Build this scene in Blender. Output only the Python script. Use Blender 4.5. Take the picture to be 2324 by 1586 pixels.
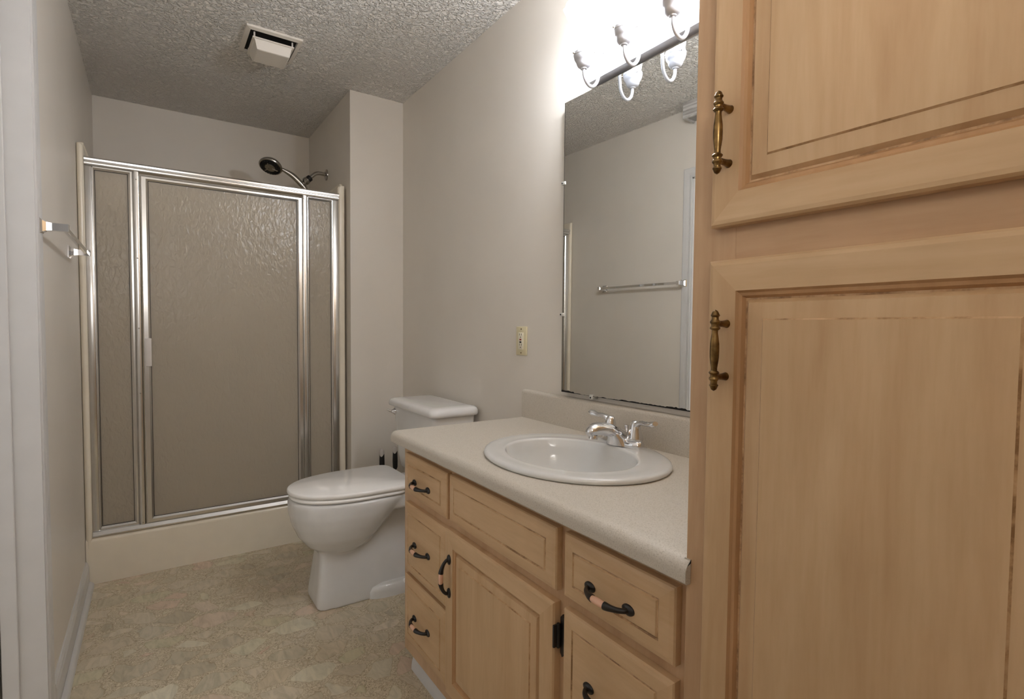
import bpy, bmesh, math, random
from mathutils import Vector, Matrix

for o in list(bpy.data.objects):
    bpy.data.objects.remove(o)
S = bpy.context.scene
COL = S.collection
random.seed(7)
PI = math.pi

# ------------------------------------------------------------------ camera
cam_d = bpy.data.cameras.new('camera')
cam = bpy.data.objects.new('camera', cam_d)
COL.objects.link(cam)
cam_d.sensor_width = 36.0
cam_d.lens = 1199.39 * 36.0 / 2324.0
cam_d.clip_start = 0.02
cam_d.clip_end = 60
YAW, PITCH, ROLL = -0.5983, -0.0410, 0.0086
fw = Vector((-math.sin(YAW) * math.cos(PITCH), math.cos(YAW) * math.cos(PITCH), math.sin(PITCH)))
rt = Vector((math.cos(YAW), math.sin(YAW), 0))
up = rt.cross(fw)
r2 = rt * math.cos(ROLL) + up * math.sin(ROLL)
u2 = up * math.cos(ROLL) - rt * math.sin(ROLL)
M = Matrix((r2, u2, -fw)).transposed().to_4x4()
M.translation = (0.2586, -0.0220, 1.1466)
cam.matrix_world = M
S.camera = cam

# ------------------------------------------------------------------ light and exposure
S.view_settings.view_transform = 'Standard'
S.view_settings.look = 'None'
S.view_settings.gamma = 1.0
S.view_settings.use_curve_mapping = False
S.view_settings.exposure = 0.32
S.cycles.use_denoising = True
S.cycles.sample_clamp_indirect = 6.0
S.cycles.max_bounces = 10
S.cycles.diffuse_bounces = 6
S.cycles.glossy_bounces = 6
S.cycles.transmission_bounces = 10

world = bpy.data.worlds.new('world')
S.world = world
world.use_nodes = True
bg = world.node_tree.nodes['Background']
bg.inputs['Color'].default_value = (1.0, 0.97, 0.93, 1)   # soft light of the rooms the doorway opens to
bg.inputs['Strength'].default_value = 0.60
SHADE_STRENGTH = 6.0
BULB_STRENGTH = 560.0
rear_d = bpy.data.lights.new('rear_fill', 'AREA')      # added fill light, unseen behind the camera, turned up at the ceiling
rear_d.shape = 'DISK'
rear_d.size = 0.35
rear_d.energy = 8.0
rear_d.color = (1.0, 0.98, 0.96)
rear = bpy.data.objects.new('rear_fill', rear_d)
COL.objects.link(rear)
rear.location = (0.16, -0.48, 1.65)
rear.rotation_euler = (math.radians(148), 0, 0)

# ------------------------------------------------------------------ dimensions (metres)
FL, H = -0.015, 2.44            # floor, ceiling
W = 1.4835                      # right wall
XW, Y1, Y2 = 1.175, 2.919, 3.83  # shower alcove: side wall, front of the wing wall, back wall
YC = 2.94                       # front of the shower base
YH = 2.965                      # shower frame
XF = 0.9641                     # cabinet face frames
YREAR = -0.62


# ------------------------------------------------------------------ materials
def lin(c):
    c = c / 255.0
    return c / 12.92 if c <= 0.04045 else ((c + 0.055) / 1.055) ** 2.4


def rgb(r, g, b):
    return (lin(r), lin(g), lin(b), 1.0)


def new_mat(name):
    m = bpy.data.materials.new(name)
    m.use_nodes = True
    nt = m.node_tree
    return m, nt, nt.nodes['Principled BSDF']


def N(nt, kind, **kw):
    n = nt.nodes.new(kind)
    for k, v in kw.items():
        if k in n.inputs:
            n.inputs[k].default_value = v
        else:
            setattr(n, k, v)
    return n


def L(nt, a, b):
    nt.links.new(a, b)


def coords(nt, scale=(1, 1, 1), rot=(0, 0, 0)):
    g = N(nt, 'ShaderNodeNewGeometry')
    mp = N(nt, 'ShaderNodeMapping')
    mp.inputs['Scale'].default_value = scale
    mp.inputs['Rotation'].default_value = rot
    L(nt, g.outputs['Position'], mp.inputs['Vector'])
    return mp.outputs['Vector']


def ramp(nt, fac, stops):
    r = N(nt, 'ShaderNodeValToRGB')
    e = r.color_ramp.elements
    while len(e) < len(stops):
        e.new(0.5)
    for k, (p, c) in zip(e, stops):
        k.position = p
        k.color = c
    L(nt, fac, r.inputs['Fac'])
    return r.outputs['Color']


def noise(nt, vec, scale, detail=3.0, rough=0.5, dist=0.0):
    n = N(nt, 'ShaderNodeTexNoise')
    n.inputs['Scale'].default_value = scale
    n.inputs['Detail'].default_value = detail
    n.inputs['Roughness'].default_value = rough
    n.inputs['Distortion'].default_value = dist
    if vec is not None:
        L(nt, vec, n.inputs['Vector'])
    return n


def bump(nt, bsdf, height, strength, dist, prev=None):
    b = N(nt, 'ShaderNodeBump')
    b.inputs['Strength'].default_value = strength
    b.inputs['Distance'].default_value = dist
    L(nt, height, b.inputs['Height'])
    if prev is not None:
        L(nt, prev, b.inputs['Normal'])
    if bsdf is not None:
        L(nt, b.outputs['Normal'], bsdf.inputs['Normal'])
    return b.outputs['Normal']


def mixc(nt, fac, a, b, mode='MIX'):
    m = N(nt, 'ShaderNodeMix')
    m.data_type = 'RGBA'
    m.blend_type = mode
    for s, v in ((0, fac), (6, a), (7, b)):
        if hasattr(v, 'links') or hasattr(v, 'is_linked'):
            L(nt, v, m.inputs[s])
        else:
            m.inputs[s].default_value = v
    return m.outputs[2]


def plain(name, col, rough=0.5, metal=0.0, coat=0.0, spec=0.5):
    m, nt, b = new_mat(name)
    # a very slight mottling keeps every surface procedural
    v = coords(nt)
    n = noise(nt, v, 14.0, 2.0)
    dark = (col[0] * 0.96, col[1] * 0.96, col[2] * 0.96, 1)
    L(nt, ramp(nt, n.outputs['Fac'], [(0.3, dark), (0.7, col)]), b.inputs['Base Color'])
    b.inputs['Roughness'].default_value = rough
    b.inputs['Metallic'].default_value = metal
    b.inputs['Coat Weight'].default_value = coat
    b.inputs['Specular IOR Level'].default_value = spec
    return m


def wall_paint():
    m, nt, b = new_mat('wall_paint')
    v = coords(nt)
    n = noise(nt, v, 2.2, 3.0)
    L(nt, ramp(nt, n.outputs['Fac'], [(0.3, rgb(215, 209, 200)), (0.7, rgb(221, 215, 206))]), b.inputs['Base Color'])
    b.inputs['Roughness'].default_value = 0.42
    n2 = noise(nt, v, 160.0, 3.0)
    bump(nt, b, n2.outputs['Fac'], 0.10, 0.002)
    return m


def ceiling_mat():
    m, nt, b = new_mat('ceiling_texture')
    v = coords(nt)
    n0 = noise(nt, v, 1.6, 2.0)
    L(nt, ramp(nt, n0.outputs['Fac'], [(0.3, rgb(240, 236, 230)), (0.7, rgb(247, 244, 239))]), b.inputs['Base Color'])
    b.inputs['Roughness'].default_value = 0.9
    n1 = noise(nt, v, 62.0, 2.5, 0.55, 0.9)
    r1 = ramp(nt, n1.outputs['Fac'], [(0.42, (0, 0, 0, 1)), (0.62, (1, 1, 1, 1))])
    bump(nt, b, r1, 1.0, 0.012)
    return m


def floor_mat():
    m, nt, b = new_mat('floor_vinyl')
    v = coords(nt)
    # stones: warped, slightly stretched cells
    vs = coords(nt, (1.0, 1.35, 1.0), (0, 0, 0.6))
    w = noise(nt, v, 6.0, 3.0)
    wv = N(nt, 'ShaderNodeVectorMath', operation='SCALE')
    L(nt, w.outputs['Color'], wv.inputs[0])
    wv.inputs['Scale'].default_value = 0.10
    va = N(nt, 'ShaderNodeVectorMath', operation='ADD')
    L(nt, vs, va.inputs[0])
    L(nt, wv.outputs[0], va.inputs[1])
    vo = N(nt, 'ShaderNodeTexVoronoi')
    vo.inputs['Scale'].default_value = 8.6
    vo.inputs['Randomness'].default_value = 1.0
    L(nt, va.outputs[0], vo.inputs['Vector'])
    ed = N(nt, 'ShaderNodeTexVoronoi', feature='DISTANCE_TO_EDGE')
    ed.inputs['Scale'].default_value = 8.6
    ed.inputs['Randomness'].default_value = 1.0
    L(nt, va.outputs[0], ed.inputs['Vector'])
    sep = N(nt, 'ShaderNodeSeparateColor')
    L(nt, vo.outputs['Color'], sep.inputs[0])
    stone = ramp(nt, sep.outputs[0], [
        (0.0, rgb(208, 195, 173)), (0.2, rgb(194, 183, 159)), (0.38, rgb(213, 201, 179)), (0.52, rgb(212, 188, 168)),
        (0.60, rgb(199, 191, 162)), (0.74, rgb(218, 211, 189)), (0.88, rgb(187, 176, 154)), (1.0, rgb(220, 207, 185))])
    # streaks in each stone
    vst = coords(nt, (16.0, 5.0, 16.0), (0, 0, 0.9))
    st = noise(nt, vst, 2.0, 4.0, 0.6, 1.2)
    streak = ramp(nt, st.outputs['Fac'], [(0.3, (0.72, 0.72, 0.70, 1)), (0.55, (1, 1, 1, 1)), (0.75, (1.12, 1.1, 1.06, 1))])
    stone2 = mixc(nt, 0.8, stone, streak, 'MULTIPLY')
    # chip matrix between the stones
    sq = noise(nt, v, 58.0, 2.5, 0.55, 2.2)
    sqr = ramp(nt, sq.outputs['Fac'], [(0.40, rgb(205, 193, 167)), (0.47, rgb(194, 181, 156)), (0.50, rgb(129, 118, 99)),
                                     (0.53, rgb(199, 185, 161)), (0.62, rgb(212, 201, 176))])
    ew = noise(nt, v, 30.0, 2.0)
    eth = N(nt, 'ShaderNodeMath', operation='MULTIPLY_ADD')
    L(nt, ew.outputs['Fac'], eth.inputs[0])
    eth.inputs[1].default_value = -0.085
    L(nt, ed.outputs['Distance'], eth.inputs[2])
    # gate so that only some borders are wide
    gw = noise(nt, v, 9.0, 1.0)
    g2 = N(nt, 'ShaderNodeMath', operation='MULTIPLY_ADD')
    L(nt, gw.outputs['Fac'], g2.inputs[0])
    g2.inputs[1].default_value = -0.10
    L(nt, eth.outputs[0], g2.inputs[2])
    mask = ramp(nt, g2.outputs[0], [(0.0, (0, 0, 0, 1)), (0.012, (1, 1, 1, 1))])
    rim = ramp(nt, g2.outputs[0], [(0.0, (1, 1, 1, 1)), (0.008, (0.72, 0.66, 0.58, 1)), (0.03, (1, 1, 1, 1))])
    c1 = mixc(nt, mask, sqr, stone2)
    c2 = mixc(nt, 0.8, c1, rim, 'MULTIPLY')
    L(nt, c2, b.inputs['Base Color'])
    b.inputs['Roughness'].default_value = 0.23
    b.inputs['Specular IOR Level'].default_value = 0.5
    nb = noise(nt, v, 70.0, 3.0, 0.5, 1.5)
    bump(nt, b, nb.outputs['Fac'], 0.22, 0.003)
    return m


def wood(name, grain='Z', base=(203, 172, 135), light=(213, 184, 149), dark=(188, 153, 115)):
    m, nt, b = new_mat(name)
    sc = {'Z': (9.0, 9.0, 0.9), 'Y': (9.0, 0.9, 9.0)}[grain]
    v = coords(nt, sc)
    n1 = noise(nt, v, 1.6, 4.0, 0.55, 0.6)
    c1 = ramp(nt, n1.outputs['Fac'], [(0.25, rgb(*dark)), (0.5, rgb(*base)), (0.75, rgb(*light))])
    v2 = coords(nt, tuple(s * 12 for s in sc))
    n2 = noise(nt, v2, 1.2, 3.0, 0.6)
    c2 = ramp(nt, n2.outputs['Fac'], [(0.3, (0.93, 0.91, 0.88, 1)), (0.6, (1, 1, 1, 1))])
    c3 = mixc(nt, 0.7, c1, c2, 'MULTIPLY')
    # worn blotches of the pickled finish
    n3 = noise(nt, coords(nt, (1, 1, 0.6)), 5.0, 3.0)
    c4 = ramp(nt, n3.outputs['Fac'], [(0.35, (0.94, 0.93, 0.90, 1)), (0.65, (1.04, 1.03, 1.02, 1))])
    c5 = mixc(nt, 1.0, c3, c4, 'MULTIPLY')
    L(nt, c5, b.inputs['Base Color'])
    b.inputs['Roughness'].default_value = 0.38
    b.inputs['Specular IOR Level'].default_value = 0.4
    bump(nt, b, n2.outputs['Fac'], 0.06, 0.001)
    return m


def glaze_mat():
    # old brown glaze left in broken lines along the panel edges
    m, nt, b = new_mat('worn_glaze')
    n = noise(nt, coords(nt, (1, 1, 1)), 22.0, 5.0, 0.7)
    L(nt, ramp(nt, n.outputs['Fac'], [(0.38, rgb(138, 104, 68)), (0.50, rgb(188, 152, 112)), (0.62, rgb(204, 170, 132))]), b.inputs['Base Color'])
    b.inputs['Roughness'].default_value = 0.4
    return m


def laminate():
    m, nt, b = new_mat('counter_laminate')
    v = coords(nt)
    n = noise(nt, v, 420.0, 2.0, 0.6)
    L(nt, ramp(nt, n.outputs['Fac'], [(0.30, rgb(164, 155, 141)), (0.42, rgb(194, 187, 175)), (0.6, rgb(200, 193, 182)), (0.75, rgb(210, 204, 194))]), b.inputs['Base Color'])
    b.inputs['Roughness'].default_value = 0.45
    return m


def obscure_glass():
    # textured, slightly milky pane
    m, nt, b = new_mat('obscure_glass')
    b.inputs['Base Color'].default_value = (1.0, 0.985, 0.955, 1)
    b.inputs['Transmission Weight'].default_value = 1.0
    b.inputs['IOR'].default_value = 1.45
    b.inputs['Roughness'].default_value = 0.20
    v = coords(nt, (1.0, 1.0, 0.55))
    n = noise(nt, v, 62.0, 1.5, 0.5, 0.6)
    nb = bump(nt, b, n.outputs['Fac'], 0.7, 0.005)
    tr = N(nt, 'ShaderNodeBsdfTranslucent')
    tr.inputs['Color'].default_value = (0.95, 0.90, 0.80, 1)
    L(nt, nb, tr.inputs['Normal'])
    df = N(nt, 'ShaderNodeBsdfDiffuse')
    df.inputs['Color'].default_value = (0.80, 0.74, 0.64, 1)
    L(nt, nb, df.inputs['Normal'])
    m1 = N(nt, 'ShaderNodeMixShader')
    m1.inputs[0].default_value = 0.5
    L(nt, tr.outputs[0], m1.inputs[1])
    L(nt, df.outputs[0], m1.inputs[2])
    m2 = N(nt, 'ShaderNodeMixShader')
    m2.inputs[0].default_value = 0.5
    L(nt, b.outputs[0], m2.inputs[1])
    L(nt, m1.outputs[0], m2.inputs[2])
    L(nt, m2.outputs[0], nt.nodes['Material Output'].inputs['Surface'])
    return m


def streaked_grey():
    m, nt, b = new_mat('streaked_grey')
    n = noise(nt, coords(nt, (4, 1.2, 12)), 3.0, 4.0, 0.6, 1.6)
    L(nt, ramp(nt, n.outputs['Fac'], [(0.35, rgb(150, 146, 142)), (0.5, rgb(178, 175, 172)), (0.62, rgb(205, 203, 200))]), b.inputs['Base Color'])
    b.inputs['Roughness'].default_value = 0.35
    return m


def shade_mat():
    # thin frosted glass: glows, and lets most of its bulb's light straight through
    m, nt, b = new_mat('lit_glass_shade')
    b.inputs['Base Color'].default_value = (0.95, 0.95, 0.95, 1)
    b.inputs['Roughness'].default_value = 0.3
    b.inputs['Emission Color'].default_value = (0.965, 1.0, 1.06, 1)
    b.inputs['Emission Strength'].default_value = SHADE_STRENGTH
    t = N(nt, 'ShaderNodeBsdfTransparent')
    mx_ = N(nt, 'ShaderNodeMixShader')
    mx_.inputs[0].default_value = 0.45
    L(nt, t.outputs[0], mx_.inputs[1])
    L(nt, b.outputs[0], mx_.inputs[2])
    L(nt, mx_.outputs[0], nt.nodes['Material Output'].inputs['Surface'])
    return m


def bulb_mat():
    m, nt, b = new_mat('lit_bulb')
    b.inputs['Base Color'].default_value = (0.95, 0.95, 0.95, 1)
    b.inputs['Emission Color'].default_value = (0.965, 1.0, 1.06, 1)
    b.inputs['Emission Strength'].default_value = BULB_STRENGTH
    return m


def mirror_mat():
    m, nt, b = new_mat('mirror_silver')
    b.inputs['Base Color'].default_value = (0.90, 0.91, 0.89, 1)
    b.inputs['Metallic'].default_value = 1.0
    b.inputs['Roughness'].default_value = 0.0
    return m


def brass_mat():
    m, nt, b = new_mat('antique_brass')
    n = noise(nt, coords(nt), 60.0, 3.0)
    L(nt, ramp(nt, n.outputs['Fac'], [(0.35, rgb(92, 70, 42)), (0.65, rgb(150, 122, 78))]), b.inputs['Base Color'])
    b.inputs['Metallic'].default_value = 1.0
    b.inputs['Roughness'].default_value = 0.28
    return m


MT = dict(
    wall=wall_paint(), ceil=ceiling_mat(), floor=floor_mat(),
    wood=wood('pickled_wood_upright'), woodh=wood('pickled_wood_level', 'Y'), framew=wood('frame_wood_upright', 'Z', (196, 164, 131), (206, 175, 142), (180, 146, 113)), framewh=wood('frame_wood_level', 'Y', (192, 159, 126), (203, 171, 138), (176, 140, 106)), glaze=glaze_mat(),
    counter=laminate(), bead=wood('stain_shade_bead', 'Z', (184, 144, 104), (194, 156, 116), (168, 128, 88)), glass=obscure_glass(), grey=streaked_grey(), shade=shade_mat(), bulb=bulb_mat(), mirror=mirror_mat(), brass=brass_mat(),  # bead tone: brown stain, with some shade of the moulding put into the colour
    trim=plain('trim_white', rgb(208, 207, 206), 0.30),
    porcelain=plain('white_porcelain', rgb(226, 226, 225), 0.07, coat=0.3),
    seat=plain('white_seat', rgb(252, 251, 249), 0.12),
    basin=plain('white_sink_china', rgb(216, 217, 216), 0.08, coat=0.3),
    fibre=plain('cream_fibreglass', rgb(235, 226, 208), 0.22),
    alu=plain('bright_aluminium', rgb(226, 225, 223), 0.24, 1.0),
    chrome=plain('chrome', rgb(228, 228, 230), 0.05, 1.0),
    nickel=plain('brushed_nickel', rgb(176, 172, 166), 0.22, 1.0),
    black=plain('black_metal', rgb(32, 28, 26), 0.35),
    rubber=plain('black_rubber', rgb(16, 15, 15), 0.5),
    peach=plain('peach_ceramic', rgb(232, 186, 160), 0.15),
    whitem=plain('pale_enamel', rgb(190, 192, 199), 0.3),
    ivory=plain('ivory_plastic', rgb(214, 204, 170), 0.35),
    cream=plain('cream_plastic', rgb(232, 226, 206), 0.3),
    red=plain('red_plastic', rgb(140, 24, 20), 0.4),
    fan=plain('fan_plastic', rgb(222, 216, 206), 0.45),
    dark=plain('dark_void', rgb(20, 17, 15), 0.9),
    lens=plain('grey_lens', rgb(150, 150, 148), 0.4),
    palegrey=plain('pale_grey_plastic', rgb(214, 208, 204), 0.4),
    clear=plain('clear_clip', rgb(205, 205, 200), 0.15),
)


# ------------------------------------------------------------------ object helpers
def put(name, bm, mats, parent=None, smooth=None, mods=()):
    """One mesh object from a bmesh in world coordinates; smooth = auto-smooth angle in degrees."""
    bmesh.ops.recalc_face_normals(bm, faces=bm.faces[:])
    me = bpy.data.meshes.new(name)
    off = Vector((0, 0, 0))
    p = parent
    while p is not None:
        off += p.location
        p = p.parent
    if parent is None:
        # origin at the middle of the base
        xs = [v.co for v in bm.verts]
        lo = Vector([min(c[i] for c in xs) for i in range(3)])
        hi = Vector([max(c[i] for c in xs) for i in range(3)])
        off = Vector(((lo.x + hi.x) / 2, (lo.y + hi.y) / 2, lo.z))
    bmesh.ops.translate(bm, verts=bm.verts[:], vec=-off)
    if smooth is not None:
        ang = math.radians(smooth)
        for f in bm.faces:
            f.smooth = True
        for e in bm.edges:
            if len(e.link_faces) == 2 and e.calc_face_angle(0) > ang:
                e.smooth = False
    bm.to_mesh(me)
    bm.free()
    ob = bpy.data.objects.new(name, me)
    COL.objects.link(ob)
    if parent is None:
        ob.location = off
    else:
        ob.parent = parent
    for m in (mats if isinstance(mats, (list, tuple)) else [mats]):
        me.materials.append(MT[m])
    for kind, kw in mods:
        md = ob.modifiers.new(kind.lower(), kind)
        for k, v in kw.items():
            setattr(md, k, v)
    return ob


def tag(o, label, cat, group=None, kind=None):
    o['label'] = label
    o['category'] = cat
    if group:
        o['group'] = group
    if kind:
        o['kind'] = kind
    return o


def thing(name, loc, label, cat, group=None, kind=None):
    o = bpy.data.objects.new(name, None)
    o.empty_display_size = 0.05
    COL.objects.link(o)
    o.location = loc
    return tag(o, label, cat, group, kind)


def box(bm, x0, x1, y0, y1, z0, z1, bev=0.0, seg=2, mi=0):
    vs = [bm.verts.new((x, y, z)) for x in (x0, x1) for y in (y0, y1) for z in (z0, z1)]
    q = [(0, 1, 3, 2), (4, 6, 7, 5), (0, 4, 5, 1), (2, 3, 7, 6), (0, 2, 6, 4), (1, 5, 7, 3)]
    fs = [bm.faces.new([vs[i] for i in f]) for f in q]
    for f in fs:
        f.material_index = mi
    if bev > 0:
        es = list({e for f in fs for e in f.edges})
        r = bmesh.ops.bevel(bm, geom=es, offset=bev, segments=seg, affect='EDGES', profile=0.5)
        for f in r['faces']:
            f.material_index = mi
    return bm


def mkbox(*a, **k):
    return box(bmesh.new(), *a, **k)


def loft(bm, rings, close=True, cap0=True, cap1=True, mi=0):
    """rings: lists of equally many points."""
    vr = [[bm.verts.new(p) for p in r] for r in rings]
    n = len(vr[0])
    for a, b in zip(vr, vr[1:]):
        for i in range(n if close else n - 1):
            j = (i + 1) % n
            f = bm.faces.new((a[i], a[j], b[j], b[i]))
            f.material_index = mi
    if cap0:
        f = bm.faces.new(vr[0][::-1]); f.material_index = mi
    if cap1:
        f = bm.faces.new(vr[-1]); f.material_index = mi
    return bm


def frame_of(d):
    d = Vector(d).normalized()
    a = Vector((0, 0, 1)) if abs(d.z) < 0.9 else Vector((1, 0, 0))
    u = d.cross(a).normalized()
    v = d.cross(u).normalized()
    return u, v


def lathe(bm, base, axis, prof, n=24, mi=0, cap=True):
    """prof: (distance along axis, radius) pairs."""
    base, axis = Vector(base), Vector(axis).normalized()
    u, v = frame_of(axis)
    rings = [[base + axis * t + (u * math.cos(2 * PI * i / n) + v * math.sin(2 * PI * i / n)) * max(r, 1e-5) for i in range(n)] for t, r in prof]
    return loft(bm, rings, True, cap, cap, mi)


def spline(pts, k=6):
    """Catmull-Rom through pts (tuples of any length)."""
    out = []
    P = [pts[0]] + list(pts) + [pts[-1]]
    for i in range(1, len(P) - 2):
        for s in range(k):
            t = s / k
            a, b, c, d = P[i - 1], P[i], P[i + 1], P[i + 2]
            out.append(tuple(0.5 * (2 * b[m] + (c[m] - a[m]) * t + (2 * a[m] - 5 * b[m] + 4 * c[m] - d[m]) * t * t + (3 * b[m] - a[m] - 3 * c[m] + d[m]) * t ** 3) for m in range(len(b))))
    out.append(tuple(pts[-1]))
    return out


def tube(bm, pts, radii, n=12, flat=None, mi=0, upv=None):
    """Tube along pts; radii one number or a list; flat = (a, b) factors for the two section axes."""
    P = [Vector(p[:3]) for p in pts]
    if not isinstance(radii, (list, tuple)):
        radii = [radii] * len(P)
    rings = []
    pu = Vector(upv).normalized() if upv is not None else None
    for i, p in enumerate(P):
        d = (P[min(i + 1, len(P) - 1)] - P[max(i - 1, 0)]).normalized()
        if pu is None:
            pu, _ = frame_of(d)
        u = (pu - d * pu.dot(d)).normalized()
        pu = u
        v = d.cross(u)
        fa, fb = flat if flat else (1, 1)
        rings.append([p + (u * math.cos(2 * PI * k / n) * fa + v * math.sin(2 * PI * k / n) * fb) * radii[i] for k in range(n)])
    return loft(bm, rings, True, True, True, mi)


def prism(bm, poly, axis, a0, a1, mi=0):
    """Extrude a 2-D polygon along axis ('x': (y,z), 'y': (x,z), 'z': (x,y))."""
    def P(p, a):
        return {'x': (a, p[0], p[1]), 'y': (p[0], a, p[1]), 'z': (p[0], p[1], a)}[axis]
    return loft(bm, [[P(p, a0) for p in poly], [P(p, a1) for p in poly]], True, True, True, mi)


def panel(bm, y0, y1, z0, z1, xb, rings, mats=None):
    """Front facing -x built of nested rectangles; rings = (inset, projection)."""
    prev = None
    for k, (ins, d) in enumerate(rings):
        x = xb - d
        r = [bm.verts.new(c) for c in ((x, y0 + ins, z0 + ins), (x, y1 - ins, z0 + ins), (x, y1 - ins, z1 - ins), (x, y0 + ins, z1 - ins))]
        if prev is None:
            bm.faces.new(r[::-1])
        else:
            for i in range(4):
                j = (i + 1) % 4
                f = bm.faces.new((prev[i], prev[j], r[j], r[i]))
                f.material_index = mats[k](i) if mats and mats[k] else 0
        prev = r
    f = bm.faces.new(prev)
    return bm


# ------------------------------------------------------------------ the setting
def structure(name, bm, mat, label, cat, smooth=None):
    o = put(name, bm, mat, None, smooth)
    return tag(o, label, cat, None, 'structure')


T = 0.11
structure('floor', mkbox(-1.2, W + T, YREAR, Y2 + T, FL - 0.05, FL), 'floor', 'beige stone-patterned vinyl floor with tan and pink chips', 'floor')
structure('ceiling', mkbox(-1.2, W + T, YREAR, Y2 + T, H, H + 0.08), 'ceil', 'beige ceiling with a rough popcorn texture', 'ceiling')
structure('wall_right', mkbox(W, W + T, YREAR, Y1 + 0.02, FL, H), 'wall', 'beige painted wall behind the toilet and the mirror', 'wall')
structure('wall_middle', mkbox(XW, W + T, Y1, Y2 + T, FL, H), 'wall', 'narrow beige end wall standing out between the shower and the toilet', 'wall')
structure('wall_rear', mkbox(-T, W + T, YREAR - T, YREAR, FL, H), 'wall', 'beige wall behind the camera', 'wall')
structure('wall_back', mkbox(-T, XW + 0.02, Y2, Y2 + T, FL, H), 'wall', 'beige back wall above the shower', 'wall')
bm = bmesh.new()
D0, D1, DT = 1.10, 1.93, 2.045     # doorway in the left wall
box(bm, -T, 0, D1, Y2 + T, FL, H)
box(bm, -T, 0, YREAR, D0, FL, H)
box(bm, -T, 0, D0, D1, DT, H)
structure('wall_left', bm, 'wall', 'beige painted wall with the towel bar and the doorway', 'wall')

# doorway trim: casing, jamb and stop
door = thing('door_1', (0, (D0 + D1) / 2, FL), 'white moulded door casing and jamb at the left edge of the photo', 'door frame', None, 'structure')
prof = [(0.0, 0.0), (0.0, 0.010), (0.003, 0.0125), (0.012, 0.0125), (0.015, 0.0095), (0.019, 0.0095), (0.021, 0.0115), (0.026, 0.0115),
        (0.029, 0.0135), (0.046, 0.0175), (0.053, 0.0175), (0.057, 0.014), (0.057, 0.0)]
bm = bmesh.new()
corners = [((D1 - 0.008, FL), (1, 0)), ((D1 - 0.008, DT - 0.008), (1, 1)), ((D0 + 0.008, DT - 0.008), (-1, 1)), ((D0 + 0.008, FL), (-1, 0))]
loft(bm, [[(t * 0.45, y + a * u, z + b * u) for u, t in prof] for (y, z), (a, b) in corners], True, True, True)
put('casing', bm, 'trim', door)
bm = bmesh.new()
for y0, y1 in ((D1 - 0.016, D1), (D0, D0 + 0.016)):
    box(bm, -0.094, 0.0, y0, y1, FL, DT)
box(bm, -0.094, 0.0, D0, D1, DT - 0.016, DT)
put('jamb', bm, 'trim', door)
bm = bmesh.new()
for y0, y1 in ((D1 - 0.025, D1 - 0.016), (D0 + 0.016, D0 + 0.025)):
    box(bm, -0.093, -0.058, y0, y1, FL, DT - 0.016, 0.002)
put('stop', bm, 'trim', door)
bm = bmesh.new()
box(bm, -0.14, -0.098, D1 - 0.030, D1 + 0.05, FL, DT)
put('outer_casing', bm, 'trim', door)

# baseboard of the left wall and its shoe moulding
poly = [(0, FL), (0.012, FL), (0.012, FL + 0.085), (0.009, FL + 0.093), (0.009, FL + 0.099), (0.004, FL + 0.108), (0, FL + 0.108)]
structure('baseboard_left', prism(bmesh.new(), poly, 'y', D1 + 0.05, YC - 0.004), 'trim', 'white moulded baseboard along the left wall', 'baseboard')
q = [(0.0125, FL)] + [(0.0125 + 0.017 * math.cos(a), FL + 0.020 * math.sin(a)) for a in [i * PI / 2 / 6 for i in range(7)]]
structure('trim_1', prism(bmesh.new(), q, 'y', D1 + 0.05, YC - 0.012), 'trim', 'white rounded shoe moulding on the floor in front of the left baseboard', 'moulding', 40)

# ------------------------------------------------------------------ shower stall (base and surround)
stall = thing('shower_stall', (0.58, 3.38, FL), 'cream fibreglass shower base and surround behind the framed glass', 'shower stall')
ZT = 1.928
bm = bmesh.new()
# base: curb with rounded top, floor pan behind it
curb = [(YC, FL), (YC, 0.172)] + [(YC + 0.026 - 0.026 * math.cos(a), 0.172 + 0.026 * math.sin(a)) for a in [i * PI / 2 / 6 for i in range(1, 7)]]
curb += [(YC + 0.10, 0.198), (YC + 0.115, 0.185), (YC + 0.125, 0.07), (YC + 0.15, 0.055), (Y2 - 0.01, 0.06), (Y2 - 0.01, FL)]
prism(bm, curb, 'x', 0.0015, XW - 0.003)
put('base', bm, 'fibre', stall, 35)
# surround: three walls in one moulded shell
bm = bmesh.new()
box(bm, 0.002, 0.020, YC + 0.10, Y2 - 0.012, 0.05, ZT + 0.03, 0.004)
box(bm, XW - 0.020, XW - 0.002, YC + 0.11, Y2 - 0.012, 0.05, ZT + 0.03, 0.004)
box(bm, 0.012, XW - 0.012, Y2 - 0.030, Y2 - 0.004, 0.05, ZT + 0.03, 0.004)
box(bm, 0.30, 0.62, Y2 - 0.075, Y2 - 0.025, 0.96, 1.0, 0.012, 3)
put('surround', bm, 'fibre', stall, 40)


def flange(x0, x1, y0):
    n = 8
    r = 0.014
    pl = [(x0, y0 + 0.07), (x0, y0 + r)] + [(x0 + r - r * math.cos(a), y0 + r - r * math.sin(a)) for a in [i * PI / 2 / n for i in range(1, n + 1)]]
    pl += [(x1 - r + r * math.sin(a), y0 + r - r * math.cos(a)) for a in [i * PI / 2 / n for i in range(0, n + 1)]] + [(x1, y0 + 0.11), (x0, y0 + 0.11)]
    b = bmesh.new()
    rings = []
    xm = x0 if x0 < 0.5 else x1
    for z, s in ((0.15, 1), (ZT - 0.016, 1), (ZT - 0.008, 0.95), (ZT - 0.003, 0.86), (ZT, 0.68)):
        rings.append([(xm + (px - xm) * s, py, z) for px, py in pl])
    return loft(b, rings)


put('flange', flange(0.0012, 0.026, YC - 0.001), 'fibre', stall, 35)
put('flange', flange(1.124, 1.1635, YC + 0.035), 'fibre', stall, 35)

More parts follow.
